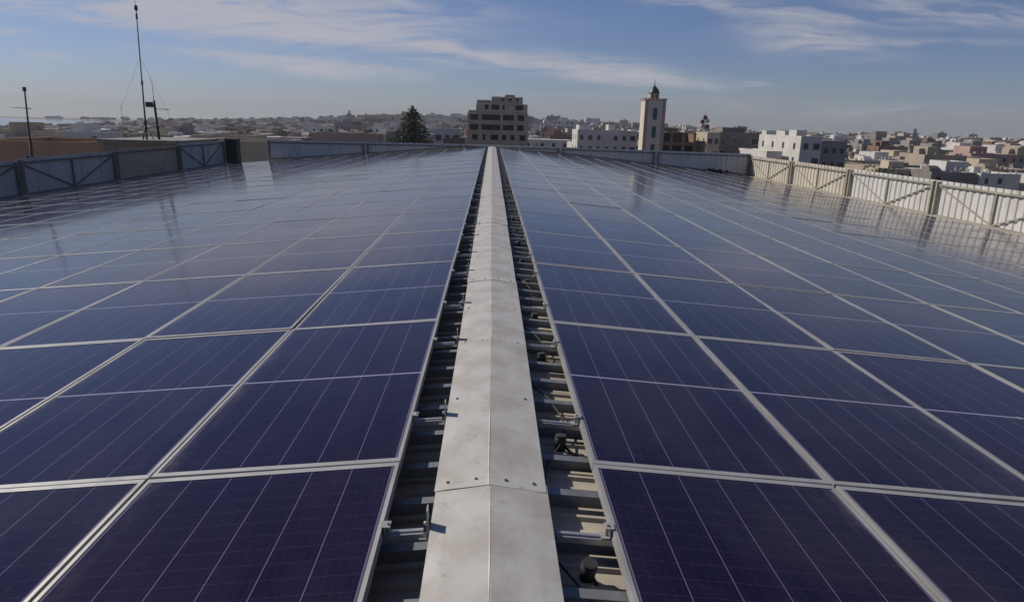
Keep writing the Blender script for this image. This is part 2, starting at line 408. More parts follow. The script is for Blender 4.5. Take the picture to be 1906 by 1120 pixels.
for i, (area, sgn, c, j, xc, yc, zc_) in enumerate(cells):
    rot = (rr.gauss(0, .0020), sgn * SL + rr.gauss(0, .0022), rr.gauss(0, .0010)); loc = (xc, yc, zc_ + rr.gauss(0, .0012))
    if i < 300:
        t = empty('solar_panel', loc, rot)
        tag(t, 'dark purple solar panel, %s column %s of the ridge cap, %s row from the camera' % (ORD[c], 'left' if sgn < 0 else 'right', ORD[j + 1]),
            'solar panel', 'solar panels on the roof')
        link(bpy.data.objects.new('frame', FR), t); link(bpy.data.objects.new('glass', GL), t)
    else:
        from mathutils import Euler
        MM = Matrix.Translation(loc) @ Euler(rot).to_matrix().to_4x4()
        w, l, fx, fy = .498, 1.009, .016, .034
        for b in ((-w, -w + fx, -l, l), (w - fx, w, -l, l), (-w + fx, w - fx, -l, -l + fy), (-w + fx, w - fx, l - fy, l)):
            restv.box(*b, -.036, 0, 0, MM)
        restv.box(-.4838, .4838, -.981, .981, -.010, -.0025, 1, MM)
far_glass = M['glass'].copy(); far_glass.name = 'solar cells under glass, far'
for n_ in far_glass.node_tree.nodes:      # far panels share one mesh: plain cells, no per-panel lines
    pass
o = restv.build('distant_solar_panels', [M['alu'], principled('far solar cells', (.014, .009, .026), .12, 0, .5)[0]])
tag(o, 'distant rows of solar panels merging together towards the far end of the roof', 'solar panels', None, 'stuff')

# ------------------------------------------------------------------ fences
def corr_sheet(L, z0f, z1f, pitch=.30, depth=.045):
    """corrugated sheet along local +X from 0 to L, facing -Y; z0f/z1f give bottom/top"""
    mb = MB(); pts = []; x = 0
    while x < L - 1e-6:
        for dx_, d in ((0, 0), (.14, 0), (.17, depth), (.27, depth)):
            if x + dx_ * pitch / .30 < L: pts.append((x + dx_ * pitch / .30, d))
        x += pitch
    pts.append((L, 0))
    for (xa, ya), (xb, yb) in zip(pts, pts[1:]):
        for off in (0, .003):
            mb.face([(xa, ya + off, z0f(xa)), (xb, yb + off, z0f(xb)), (xb, yb + off, z1f(xb)), (xa, ya + off, z1f(xa))])
        mb.face([(xa, ya, z1f(xa)), (xb, yb, z1f(xb)), (xb, yb + .003, z1f(xb)), (xa, ya + .003, z1f(xa))])
    return mb
def fence_panel(loc, rotz, L, z0f, z1f, sheet, post, label, group, brace=True, plain=False):
    t = empty('fence_panel', loc, (0, 0, rotz)); tag(t, label, 'fence panel', group)
    corr_sheet(L, z0f, z1f, .30, .030 if not plain else .012).build('sheet', sheet, t)
    w = .07
    for x in (.10, L - .10):
        mb = MB(); mb.box(x - w / 2, x + w / 2, -.10, -.008, z0f(x) - .06, z1f(x) - .035); mb.build('post', post, t)
    zt = lambda x: z1f(x) - .13; zb_ = lambda x: z0f(x) + .10
    mb = MB(); mb.bar((.14, -.035, zt(.14)), (L - .14, -.035, zt(L - .14)), .05, .055); mb.build('top_rail', post, t)
    mb = MB(); mb.bar((.14, -.035, zb_(.14)), (L - .14, -.035, zb_(L - .14)), .05, .055); mb.build('bottom_rail', post, t)
    if brace:
        c = L / 2
        mb = MB(); mb.bar((c, -.033, zb_(c) + .03), (c, -.033, zt(c) - .03), .045, .045, upv=(0, 1, 0)); mb.build('stile', post, t)
        for s_ in (-1, 1):
            mb = MB(); mb.bar((c + s_ * .04, -.030, zb_(c) + .04), (c + s_ * (c - .17), -.030, zt(c) - .04), .035, .035, upv=(0, 1, 0)); mb.build('brace', post, t)
    return t
MOD = 5.4; YC = 37.7
zb0 = zr(XF) - .10
for i in range(6):
    y1 = YC - MOD * i; y0 = y1 - MOD + .02
    # right: local +X -> world +Y ... facing -X
    cream = i < 2
    fence_panel((XF, y1, 0), R_(-90), MOD - .02, lambda x: zb0, lambda x: -.11, M['fencec'] if cream else M['fence'], M['fpost'],
                '%s fence panel with V brace on the right edge, %s from the far corner' % ('sunlit cream' if cream else 'sunlit white', ORD[i]), 'fence panels on the right roof edge')
for o in list(bpy.data.objects):
    pass
for i in range(6):
    y1 = YC - .3 - MOD * i; y0 = y1 - MOD + .02
    tan = i == 1
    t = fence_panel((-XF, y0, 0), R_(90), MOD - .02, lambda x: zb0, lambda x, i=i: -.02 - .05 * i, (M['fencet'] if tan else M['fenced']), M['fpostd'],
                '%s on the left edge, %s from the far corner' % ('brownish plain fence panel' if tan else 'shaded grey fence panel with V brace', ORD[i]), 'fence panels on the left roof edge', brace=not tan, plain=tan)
# far fence: modules along X, bottom follows the roof slope
nfar = 5; xa = -11.9; Lf = (XF - xa) / nfar
for i in range(nfar):
    x0 = xa + Lf * i
    zf = lambda x, x0=x0: zr(x0 + x) - .05 if abs(x0 + x) > .4 else -.05
    fence_panel((x0, YEND + .55, 0), 0, Lf - .02, zf, lambda x, x0=x0: .12 - .010 * max(0, x0 + x) - .004 * max(0, -x0 - x), M['fenceb'], M['fpostd'],
                'shaded ribbed fence panel across the far end, %s from the left' % ORD[i], 'fence panels across the far roof end', brace=False)
# corner post box at the left gap
t = MB(); t.box(-14.05, -13.45, YC - .32, YC + .25, zb0 - .05, .08); o = t.build('corner_box', weathered('dark green box', (.06, .065, .05), (.04, .04, .033), 2, .8))
tag(o, 'dark upright box closing the left fence beside the open corner gap', 'box')
# gutter kerbs
for sgn in (-1, 1):
    mb = MB(); x0, x1 = sorted((sgn * 13.62, sgn * 14.03))
    mb.box(x0, x1, -2.9, YC - .1, zb0 - .25, zb0 + .10); mb.box(x0 - .0 if sgn > 0 else x0, x1, -2.9, YC - .1, zb0 - .4, zb0 - .26)
    o = mb.build('gutter_kerb', M['conc']); tag(o, 'long beige gutter kerb under the %s fence' % ('right' if sgn > 0 else 'left'), 'kerb')
# bag of rubble by the far right corner (dark low heap)
mb = MB(); r8 = random.Random(5)
for q in range(7):
    cx, cy = 12.3 + r8.uniform(-.5, .5), YEND + .22 + r8.uniform(-.05, .05); s_ = r8.uniform(.07, .13)
    Mx = Matrix.Translation((cx, cy, zr(12.3) + s_ * .4 + .02)) @ Matrix.Rotation(r8.uniform(0, 3), 4, Vector((r8.random(), r8.random(), 1)))
    mb.box(-s_, s_, -s_ * .6, s_ * .6, -s_ * .5, s_ * .5, 0, Mx)
o = mb.build('scrap_pile', M['dark']); tag(o, 'small dark heap of scrap at the foot of the far fence near the right corner', 'scrap pile')

# ------------------------------------------------------------------ land and sea
def land_z(x, y):
    d = math.hypot(x, y); u_ = x / max(y, 1)
    h = -15 + 15 * math.exp(-((u_ + .02) / .27) ** 2) * min(1, max(0, (d - 500) / 900)) ** 1.3
    h += 5.0 * math.exp(-((u_ + .02) / .5) ** 2) * min(1, max(0, (d - 250) / 400)) * .5
    return h
def far_y(u_):                       # how far the land reaches, by direction
    return 1500
def is_sea(x, y):
    u_ = x / max(y, 1)
    if u_ > -.22: return False
    near = 500 + (u_ + .68) * 1850 if u_ > -.68 else 500 + (u_ + .68) * 200
    far = 1340 + 60 * math.sin(u_ * 14)
    return near < y < far
mb = MB(); nu = 90; ylist = [-400, -100, 0, 60, 120, 180, 250, 330, 420, 520, 620, 700, 760, 820, 900, 980, 1060, 1150, 1240, 1320, 1400, 1500]
us = [-1.6 + 3.2 * i / nu for i in range(nu + 1)]
def gp(u_, y):
    yy = max(y, 250) if y > 0 else 250
    x = u_ * yy * (1 if y > 0 else 1)
    z = land_z(x, max(y, 1))
    if is_sea(x, y): z = -19
    return (x, y, z)
for a, b in zip(ylist, ylist[1:]):
    for i in range(nu):
        mb.face([gp(us[i], a), gp(us[i + 1], a), gp(us[i + 1], b), gp(us[i], b)], 0, True)
gmt = weathered('dry ground', (.20, .165, .13), (.10, .09, .065), .02, .95, 0, 0, lo=.4, hi=.6)
o = mb.build('ground', gmt); o['kind'] = 'structure'
# sea
mt, gg, b = principled('sea water', (.05, .075, .085), .22, 0, .5)
t_ = gg.n('ShaderNodeTexCoord').outputs['Object']
bp = gg.n('ShaderNodeBump'); bp.inputs['Strength'].default_value = .1; bp.inputs['Distance'].default_value = .3
gg.put(bp.inputs['Height'], gg.noise(gg.v('MULTIPLY', t_, (.12, .12, 1)), 1., 6, .7)); gg.put(b.inputs['Normal'], bp.outputs[0])
b.inputs['Roughness'].default_value = .12; b.inputs['Specular IOR Level'].default_value = .9
mb = MB()
for i in range(20):
    for j in range(6):
        x0 = -3200 + i * 150; y0 = 380 + j * 190
        mb.face([(x0, y0, -15.6), (x0 + 150, y0, -15.6), (x0 + 150, y0 + 190, -15.6), (x0, y0 + 190, -15.6)])
o = mb.build('sea', mt); o['kind'] = 'structure'

# ------------------------------------------------------------------ town
PAL = {
 'tan': ((.40, .27, .17), (.32, .21, .13)),
 'white': ((.60, .585, .56), (.48, .46, .43)), 'cream': ((.50, .44, .34), (.40, .34, .26)), 'grey': ((.30, .285, .27), (.22, .21, .20)),
 'pink': ((.44, .31, .26), (.35, .25, .21)), 'brown': ((.22, .14, .10), (.15, .10, .075)), 'terracotta': ((.30, .175, .12), (.23, .14, .10)),
 'beige': ((.40, .34, .27), (.32, .27, .21)), 'concrete': ((.24, .22, .20), (.17, .155, .14)),
}
WM = {k: weathered(k + ' render', a, b, .35, .9, 0, 0, streak=tuple(q * .5 for q in b)) for k, (a, b) in PAL.items()}
M['frame'] = weathered('window surround', (.42, .40, .37), (.32, .30, .28), 2, .8)
wmb = MB()    # one window: surround with a pane set inside it, face towards -Y
for b in ((-.65, -.53, -.75, .75), (.53, .65, -.75, .75), (-.53, .53, -.75, -.63), (-.53, .53, .63, .75)):
    wmb.box(b[0], b[1], -.07, .02, b[2], b[3], 0)
WFR = wmb.mesh('window', M['frame'])
pmb = MB(); pmb.box(-.53, .53, -.02, .015, -.63, .63, 0); WPN = pmb.mesh('pane', M['pane'])
def add_window(t, x, y, z, rz=0., s=(1, 1, 1), pane=True):
    o = bpy.data.objects.new('window', WFR); link(o, t); o.location = (x, y, z); o.rotation_euler = (0, 0, rz); o.scale = s
    if pane: link(bpy.data.objects.new('pane', WPN), o)
    return o
def block(mb, x0, x1, y0, y1, z0, z1, mat=0, par=.6):
    """box with a parapet and a sunken flat roof"""
    w = .25
    mb.box(x0, x1, y0, y1, z0, z1 - par, mat, skip=('t',))
    for b in ((x0, x1, y0, y0 + w), (x0, x1, y1 - w, y1), (x0, x0 + w, y0 + w, y1 - w), (x1 - w, x1, y0 + w, y1 - w)):
        mb.box(*b, z1 - par, z1, mat, skip=('b',))
    mb.face([(x0 + w, y0 + w, z1 - par + .01), (x1 - w, y0 + w, z1 - par + .01), (x1 - w, y1 - w, z1 - par + .01), (x0 + w, y1 - w, z1 - par + .01)], mat)
def wins_in_mesh(mb, w, d, h, st, rr, mat):
    for s_ in range(st):
        z = 1.9 + 3.1 * s_
        if z > h - 1: break
        n = max(1, int(w / 3.2))
        for k in range(n):
            if rr.random() < .25: continue
            x = -w / 2 + w * (k + .5) / n; ww = rr.choice((.5, .6, .9))
            mb.box(x - ww, x + ww, -d / 2 - .03, -d / 2 + .02, z - .6, z + .7, mat, skip=('k',))
        n = max(1, int(d / 4))
        for k in range(n):
            if rr.random() < .4: continue
            y = -d / 2 + d * (k + .5) / n
            for xs in (-1, 1): 
                xa_, xb_ = sorted((xs * (w / 2 - .02), xs * (w / 2 + .03)))
                mb.box(xa_, xb_, y - .5, y + .5, z - .6, z + .7, mat)
def house_mesh(w, d, st, seed, windows):
    rr = random.Random(seed); h = 3.1 * st + .7; mb = MB()
    block(mb, -w / 2, w / 2, -d / 2, d / 2, -3, h)
    if st > 1 and rr.random() < .6:     # set-back upper block
        a = rr.uniform(-w / 2, 0); b = a + w * rr.uniform(.3, .5)
        block(mb, a + .3, b, -d / 4, d / 2 - .3, h - .6, h + 2.3)
    for q in range(rr.choice((1, 2, 2, 3))):
        a = rr.uniform(-w / 2 + .4, w / 2 - 3); b = rr.uniform(-d / 2 + .4, d / 2 - 3); k = rr.uniform(1.2, 2.8)
        mb.box(a, a + k, b, b + k * rr.uniform(.7, 1.3), h - .58, h + rr.uniform(.4, 1.7))
    for q in range(rr.choice((0, 3, 5))):
        a = rr.uniform(-w / 2, w / 2 - .3); mb.box(a, a + .25, -d / 2 + .002, -d / 2 + .25, h - .01, h + rr.uniform(.4, 1.))
    if windows: wins_in_mesh(mb, w, d, h, st, rr, 1)
    return mb, h
us_f = [-.687, -.52, -.365, -.31, -.011, .22, .376, .78]; sl_f = [-.0623, -.05, -.031, -.03, -.0285, -.029, -.0344, -.0755]
def fence_slope(u_):
    if u_ <= us_f[0]: return sl_f[0]
    for a, b, c, d in zip(us_f, us_f[1:], sl_f, sl_f[1:]):
        if u_ <= b: return c + (d - c) * (u_ - a) / (b - a)
    return sl_f[-1]
# keep-out boxes around the landmarks (x0,x1,y0,y1)
KEEP = [(-14, 16, 205, 262), (28, 48, 150, 182), (20, 50, 190, 222), (-45, -15, 140, 170), (36, 66, 172, 200), (50, 90, 130, 195), (-30, 0, 105, 150), (-70, -15, 38, 105), (55, 80, 160, 210)]
NARROW = [(-.05, .065, 262), (.20, .26, 182), (.11, .22, 222), (.30, .385, 195), (.385, .515, 175)]   # nothing in front of the landmarks
sites = []
rs = random.Random(11)
y = 175.
while y < 1480:
    step = 10.5 + y * .0075
    x = -y * .78
    while x < y * .84:
        xx = x + rs.uniform(-.22, .22) * step; yy = y + rs.uniform(-.25, .25) * step
        x += step * rs.choice((1, 1, 1, 1.25)); u_ = xx / yy
        if is_sea(xx, yy) or is_sea(xx, yy - 25) or is_sea(xx, yy + 25) or (u_ < -.2 and yy > 1360): continue
        if any(a < xx < b and c < yy < d for a, b, c, d in KEEP): continue
        if any(a < u_ < b and yy < c for a, b, c in NARROW): continue
        if rs.random() < .14: continue
        st = rs.choice((1, 1, 2, 2, 2, 3)) if yy > 200 else rs.choice((1, 2, 2))
        if yy > 500 and u_ > -.2 and rs.random() < .02: st = rs.choice((4, 5))
        if u_ < -.25 and yy > 230: st = min(st, 1 if yy > 330 and u_ < -.45 else 2)
        zb_ = land_z(xx, yy); top = zb_ + st * 3.1 + .7
        if (top - EYE.z) / yy < fence_slope(u_) + .0005: continue
        sites.append((xx, yy, zb_, st))
    y += step * 1.02
def vis(s): return ((s[2] + s[3] * 3.1 + .7 - EYE.z) / s[1] - fence_slope(s[0] / s[1])) / 1 * 14 / s[1]
# individuals: those that show largest
ranked = sorted(sites, key=lambda s: -(min(s[3] * 3.1 + .7, (s[2] + s[3] * 3.1 + .7 - EYE.z) - fence_slope(s[0] / s[1]) * s[1]) * 13 / s[1] ** 2))
NIND = 285
COLS = ['white', 'cream', 'grey', 'pink', 'beige', 'beige', 'concrete', 'brown', 'grey', 'white', 'white', 'brown', 'concrete', 'white', 'beige', 'cream', 'terracotta', 'white', 'grey']
def zone(u_, y):
    zx = ('behind the left fence', 'beyond the open left corner', 'between the tree and the left fence', 'right of the dark tree', 'between the unfinished block and the minaret', 'right of the minaret', 'above the right cream fence', 'above the right white fence')
    i = 0 if u_ < -.42 else 1 if u_ < -.30 else 2 if u_ < -.12 else 3 if u_ < .0 else 4 if u_ < .21 else 5 if u_ < .38 else 6 if u_ < .56 else 7
    return zx[i], ('near' if y < 330 else 'mid-distance' if y < 620 else 'far')
PROTO = {}
def proto(col, st, var, detail):
    key = (col, st, var, detail)
    if key not in PROTO:
        rr = random.Random(hash((st, var)) % 9973 + st * 31 + var)
        w = rr.uniform(6.5, 12) * (1 + .22 * (st - 1)); d = rr.uniform(7, 11) * (1 + .1 * st)
        mb, h = house_mesh(w, d, st, st * 10 + var, not detail)
        PROTO[key] = (mb.mesh('wall', [WM[col], M['hole_shade']]), w, d, h)
    return PROTO[key]
for i, (x, y, z, st) in enumerate(ranked[:NIND]):
    rr = random.Random(i * 13 + 1); col = rr.choice(COLS); detail = i < 95; var = rr.randrange(4)
    me, w, d, h = proto(col, st, var, detail); u_ = x / y
    zn, dist = zone(u_, y)
    lab = '%s %s flat-roofed house of %s, %s' % (dist, col, {1: 'one storey', 2: 'two storeys', 3: 'three storeys', 4: 'four storeys', 5: 'five storeys'}[st], zn)
    if detail:
        t = empty('town_house', (x, y, z), (0, 0, rr.uniform(-.12, .12)))
        link(bpy.data.objects.new('wall', me), t)
        for s_ in range(st):
            zz_ = 1.9 + 3.1 * s_; n = max(2, int(w / 3.2))
            for k in range(n):
                if rr.random() < .22: continue
                add_window(t, -w / 2 + w * (k + .5) / n, -d / 2 - .0, zz_, 0, (rr.choice((.8, 1, 1.3)), 1, 1))
            for k in range(2):
                if rr.random() < .4: continue
                sg = -1 if x > 0 else 1
                add_window(t, sg * w / 2, -d / 2 + d * (k + .5) / 2, zz_, R_(-90) if sg < 0 else R_(90), (.85, 1, 1))
    else:
        t = link(bpy.data.objects.new('town_house', me)); t.location = (x, y, z); t.rotation_euler = (0, 0, rr.uniform(-.12, .12))
    tag(t, lab, 'house', '%s houses %s' % (dist, zn))
# the rest of the town as one mass
mb = MB(); keys = list(PAL)
for i, (x, y, z, st) in enumerate(ranked[NIND:]):
    rr = random.Random(i * 7 + 5); w = rr.uniform(6.5, 13) * (1 + .22 * (st - 1)); d = rr.uniform(7, 11); h = 3.1 * st + .7
    Mx = Matrix.Translation((x, y, z)) @ Matrix.Rotation(rr.uniform(-.15, .15), 4, 'Z'); c = keys.index(rr.choice(COLS))
    mb.box(-w / 2, w / 2, -d / 2, d / 2, -3, h, c, Mx, skip=('b',))
    if rr.random() < .5:
        a = rr.uniform(-w / 2, 0); mb.box(a + .1, a + 4, -2, 3, h, h + rr.uniform(.8, 2.4), c, Mx, skip=('b',))
    for k in range(max(2, int(w / 3.4)) if y < 900 else 2):
        for s_ in range(st):
            if rr.random() < .3: continue
            xx = -w / 2 + w * (k + .5) / max(2, int(w / 3.4)); ww = .6 if y < 900 else 1.2
            mb.face([Mx @ Vector(q) for q in ((xx - ww, -d / 2 - .05, 1.2 + 3.1 * s_), (xx + ww, -d / 2 - .05, 1.2 + 3.1 * s_), (xx + ww, -d / 2 - .05, 2.5 + 3.1 * s_), (xx - ww, -d / 2 - .05, 2.5 + 3.1 * s_))], len(keys))
o = mb.build('distant_town', [WM[k_] for k_ in keys] + [M['hole_shade']])
tag(o, 'dense far-off town of small pale and brown houses spreading to the horizon', 'town', None, 'stuff')

# ------------------------------------------------------------------ landmark buildings
def building(name, label, cat, loc): t = empty(name, loc); tag(t, label, cat); return t
def wall_part(t, name, blocks, mats, par=.6):
    mb = MB()
    for b in blocks: block(mb, *b, par=par)
    return mb.build(name, mats, t)
def opening(t, x0, x1, z0, z1, y=0., depth=1.2, slab=None):
    """a dark recess seen through the facade: built as an inset box proud by nothing"""
    mb = MB(); mb.box(x0, x1, y - .03, y + .02, z0, z1); return mb.build('window', M['hole_shade'], t)

# unfinished concrete block: storeys of slabs, columns and infill with open bays
def unfinished(t, w, d, floors, h0, fh, bays, mat, rr, z0=0.):
    """frame building whose bays open into real dark rooms; bays = list per floor of (x0,x1) openings"""
    for i in range(floors):
        z = z0 + h0 + fh * i
        mb = MB(); mb.box(-w / 2 - .25, w / 2 + .25, -d / 2 - .35, d / 2, z - .14, z + .14); mb.build('slab', mat, t)
    return
ub = building('unfinished_building', 'unfinished grey-brown concrete block with dark open bays behind the roof ridge', 'building', (2.1, 232, -15))
cw = weathered('raw concrete', (.36, .31, .26), (.28, .24, .20), .35, .9)
M['dim'] = weathered('inner wall painted shade', (.13, .115, .10), (.09, .08, .07), .5, .95)  # back walls coloured dark to stand for unlit rooms
FH = 3.15
def facade(t, x0, x1, y, z, fh, opens, mat, depth=7, yb=None, sill=.95, head=.45, name='storey'):
    """one storey: floor slab, solid wall pieces between openings, sills and heads, back wall"""
    mb = MB(); yb = yb or y + 12
    mb.box(x0 - .2, x1 + .2, y - .25, yb, z - .15, z + .12)
    xs = x0; pcs = []
    for a, b in opens:
        if a > xs: mb.box(xs, a, y, y + .3, z + .12, z + fh - .15)
        mb.box(a, b, y + .002, y + .3, z + .12, z + sill); mb.box(a, b, y + .002, y + .3, z + fh - head, z + fh - .15)
        xs = b
    if xs < x1: mb.box(xs, x1, y, y + .3, z + .12, z + fh - .15)
    mb.box(x0, x0 + .3, y + .3, yb, z + .12, z + fh - .15); mb.box(x1 - .3, x1, y + .3, yb, z + .12, z + fh - .15)
    st_ = mb.build(name, mat, t)
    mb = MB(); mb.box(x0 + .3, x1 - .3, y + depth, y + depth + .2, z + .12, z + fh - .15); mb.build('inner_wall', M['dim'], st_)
    return st_
big = [(-9.3, -6.6), (-5.6, .6), (1.4, 5.0), (6.2, 8.3)]
small = [(-8.6, -6.8), (-5.2, -4.2), (-2.6, 0), (1.2, 2.6), (4.0, 5.4), (7.0, 9.0)]
zz0 = 0
for i in range(5):
    o_ = small if i in (0, 1, 2, 3) else big
    facade(ub, -10.2, 9.8, 0, FH * i, FH, o_ if i < 4 else big, cw)
facade(ub, -10.2, 9.8, 0, FH * 5, FH, big, cw)
facade(ub, -7.4, 9.4, .4, FH * 6, FH, [(-4.6, -3.4), (-2.4, .2), (1.2, 1.9), (5.4, 8.0)], WM['beige'], sill=1.2)
facade(ub, -2.4, 7.8, .8, FH * 7, FH * .72, [(.6, 1.9), (2.9, 4.3), (5.6, 6.6)], WM['beige'], sill=.7, head=.3)
wall_part(ub, 'roof', [(-7.2, -2.5, 1.2, 9, FH * 7 + .1, FH * 7 + 1.0), (2.0, 5.2, 1.5, 8, FH * 7.72, FH * 7.72 + .55), (-10, 9.6, 4, 11.8, FH * 6 + .13, FH * 6 + .9)], WM['beige'], par=.3)
# near corner: the visible face of the unfinished block is at y=232

# minaret
mn = building('minaret', 'tall square cream and pink minaret with green dome and sunlit left side', 'minaret', (0, 0, 0))
mx0, mx1, my0 = 36.3, 41.2, 168.; mw = mx1 - mx0
mn.location = ((mx0 + mx1) / 2, my0 + mw / 2, -15)
hB = 15 + 1.3 + .0345 * 168
mb = MB(); h2 = mw / 2
mb.box(-h2, h2, -h2, h2, 0, hB); mb.build('shaft', weathered('minaret plaster', (.62, .57, .47), (.52, .47, .38), .35, .9), mn)
for sx in (-1, 1):
    mb = MB(); xa_, xb_ = sorted((sx * (h2 + .05), sx * (h2 - .75))); mb.box(xa_, xb_, -h2 - .07, -h2 + .3, 0, hB - .1); mb.build('corner_strip', WM['pink'], mn)
mb = MB(); mb.box(-h2 - .10, h2 + .10, -h2 - .10, h2 + .10, hB, hB + .25)
for k in range(7):
    for sx in (-1, 1):
        x = -h2 + k * mw / 6
        mb.box(x - .22, x + .22, sx * h2 - .16, sx * h2 + .16, hB + .25, hB + .55)
        if 0 < k < 6: mb.box(sx * h2 - .16, sx * h2 + .16, x - .22, x + .22, hB + .25, hB + .55)
mb.build('cornice', WM['pink'], mn)
for k in range(4):
    z = hB - 2.9 - k * 4.2
    mb = MB()
    mb.box(-.75, .75, -h2 - .10, -h2 + .05, z - 1.7, z - 1.5); mb.box(-.75, -.5, -h2 - .10, -h2 + .05, z - 1.5, z + 1.2); mb.box(.5, .75, -h2 - .10, -h2 + .05, z - 1.5, z + 1.2)
    mb.box(-.75, .75, -h2 - .10, -h2 + .05, z + 1.2, z + 1.5)
    wv = mb.build('window', WM['white'], mn)
    mb = MB(); mb.box(-.5, .5, -h2 - .03, -h2 + .03, z - 1.5, z + 1.2); mb.build('shutter', weathered('green shutter', (.05, .10, .085), (.035, .07, .06), 3, .7), wv)
mb = MB(); mb.box(-1.05, 1.05, -.95, .95, hB + .25, hB + 1.75); mb.build('lantern', WM['cream'], mn)
grn = weathered('green tiles', (.02, .075, .055), (.015, .05, .04), 3, .45)
mb = MB(); prof = [(1.3, 1.7), (1.4, 1.8), (1.22, 1.95), (1.08, 2.35), (.8, 2.85), (.42, 3.25), (.1, 3.5)]
mb.tube([(0, 0, hB + z) for _, z in prof], [r for r, _ in prof], 16); mb.build('dome', grn, mn)
mb = MB()
for sx in (-1, 1):
    mb.box(sx * .5 - .12, sx * .5 + .12, -1.0, -.94, hB + .5, hB + 1.45)
mb.build('lantern_opening_shade', M['hole_shade'], mn)  # solid boxes; the openings' shade is put in as near-black colour
mb = MB(); mb.tube([(0, 0, hB + 3.4), (0, 0, hB + 5.0)], [.08, .035], 6)
for z, r in ((3.7, .2), (4.05, .15), (4.35, .1)): mb.tube([(0, 0, hB + z - r), (0, 0, hB + z), (0, 0, hB + z + r)], [.05, r, .05], 8)
mb.build('finial', grn, mn)

# generic rectangular block with real window parts
def apartment(name, label, cat, x0, x1, y0, dep, top, col, rows, cols, fh=3.1, side=True, ws=(1, 1, 1), extras=(), rng=1):
    rr = random.Random(rng); h = top + 15
    t = building(name, label, cat, ((x0 + x1) / 2, y0 + dep / 2, -15)); w = x1 - x0
    wall_part(t, 'wall', [(-w / 2, w / 2, -dep / 2, dep / 2, -2, h)], WM[col])
    for i, e in enumerate(extras): wall_part(t, 'roof_block', [(e[0], e[1], e[2], e[3], h - .58, h + e[4])], WM[e[5]])
    for r in range(rows):
        z = h - 2.2 - r * fh
        for c in range(cols):
            if rr.random() < .1: continue
            add_window(t, -w / 2 + w * (c + .5) / cols, -dep / 2, z, 0, (ws[0] * rr.choice((.85, 1, 1.3)), 1, ws[2]))
        if side:
            sg = -1 if (x0 + x1) > 0 else 1
            for c in range(max(2, int(dep / 5))):
                add_window(t, sg * w / 2, -dep / 2 + dep * (c + .5) / max(2, int(dep / 5)), z, R_(-90) if sg < 0 else R_(90), (.8, 1, 1))
    return t
apartment('apartment_block', 'long low white apartment block just left of the minaret', 'apartment block', 25.0, 42.5, 205, 14, -.3, 'white', 3, 7,
          extras=((-8, -4.5, -4, 4, 1.3, 'white'), (1, 3, -2, 3, 1.6, 'white'), (-3, 0, 1, 5, .7, 'grey')), rng=4)
apartment('apartment_block', 'grey apartment block with a grid of dark windows left of the white blocks', 'apartment block', 58.5, 69.5, 180, 14, .2, 'concrete', 4, 4,
          extras=((-3, 3, -2, 5, 1.2, 'concrete'),), rng=6, ws=(1.2, 1, 1.1))
apartment('apartment_block', 'narrow cream apartment block with balconies beside the dark brown building', 'apartment block', 54.3, 57.6, 176, 10, .1, 'cream', 4, 2, rng=7)
apartment('apartment_block', 'tall white apartment block with sunlit left wall above the cream fence', 'apartment block', 66.8, 71.5, 150, 24, .0, 'white', 4, 2,
          extras=((-2.2, 0, -9, -5, 1.2, 'white'), (-1, 2, 0, 5, 1.0, 'white'), (-2.2, 1, 8, 11, .9, 'white')), rng=8)
apartment('apartment_block', 'grey-shaded pale apartment block right of the tall white one', 'apartment block', 72.6, 78.0, 152, 12, -.8, 'grey', 4, 3, rng=9)  # shade on its pale walls is put in as grey render
apartment('apartment_block', 'lower pale stepped block joined left of the tall white one', 'apartment block', 62.0, 65.6, 156, 18, -3.5, 'white', 3, 2, rng=10)
# dark brown unfinished block right of the minaret
db = building('unfinished_building', 'dark brown unfinished block with deep balconies right of the minaret', 'building', (46.5, 178, -15))
for i in range(5): facade(db, -5.0, 5.6, 0, 3.0 * i, 3.0, [(-4.4, -1.0), (-.4, 2.0), (2.8, 5.0)], WM['brown'], sill=.5, head=.4, yb=10)
wall_part(db, 'roof', [(-5, 1, 1, 8, 15.0, 15.9)], WM['brown'], par=.3)
# left-hand landmarks
apartment('low_building', 'long low pink building with paired dark windows left of the tree', 'building', -38.2, -24.3, 150, 10, -1.9, 'pink', 2, 6, rng=11, ws=(.9, 1, .8))
apartment('low_building', 'low brownish building between the pink one and the tree', 'building', -23.6, -18.0, 158, 9, -1.4, 'beige', 2, 2, rng=12)
apartment('low_building', 'small white and red house right behind the tree', 'building', -14.0, -7.6, 170, 9, -.6, 'white', 2, 3, rng=13)
apartment('low_building', 'dark low shed between the tree and the unfinished block', 'shed', -11.0, -6.2, 160, 6, -2.6, 'brown', 1, 1, rng=14)
apartment('low_building', 'yellow-beige house seen through the open corner of the left fence', 'house', -24.8, -17.6, 58, 8, -.75, 'cream', 2, 2, rng=15, ws=(.7, 1, .6))
apartment('low_building', 'long orange-tan building wall above the left fence', 'building', -54, -43, 75, 12, -1.9, 'tan', 2, 1, rng=16)
apartment('low_building', 'pale cream block above the shaded left fence near the open corner', 'building', -46.5, -38.0, 110, 10, -1.9, 'cream', 2, 3, rng=17)
# annex building with roof slab carrying the masts
ax = building('annex_building', 'grey-brown annex with flat dark roof slab carrying the aerial masts', 'building', (-21.7, 47, -15))
wall_part(ax, 'wall', [(-2.3, 2.3, -3, 3, 0, 14.45)], WM['concrete'], par=.05)
mb = MB(); mb.box(-2.45, 2.45, -3.25, 3.2, 14.46, 14.66); mb.build('roof', M['fpostd'], ax)
# lower annex just outside the left fence
ax2 = building('annex_building', 'lower annex roof hidden outside the left fence under the short aerial', 'building', (-19.2, 30, -15))
wall_part(ax2, 'wall', [(-2.6, 2.6, -6, 6, 0, 12.4)], WM['concrete'], par=.3)
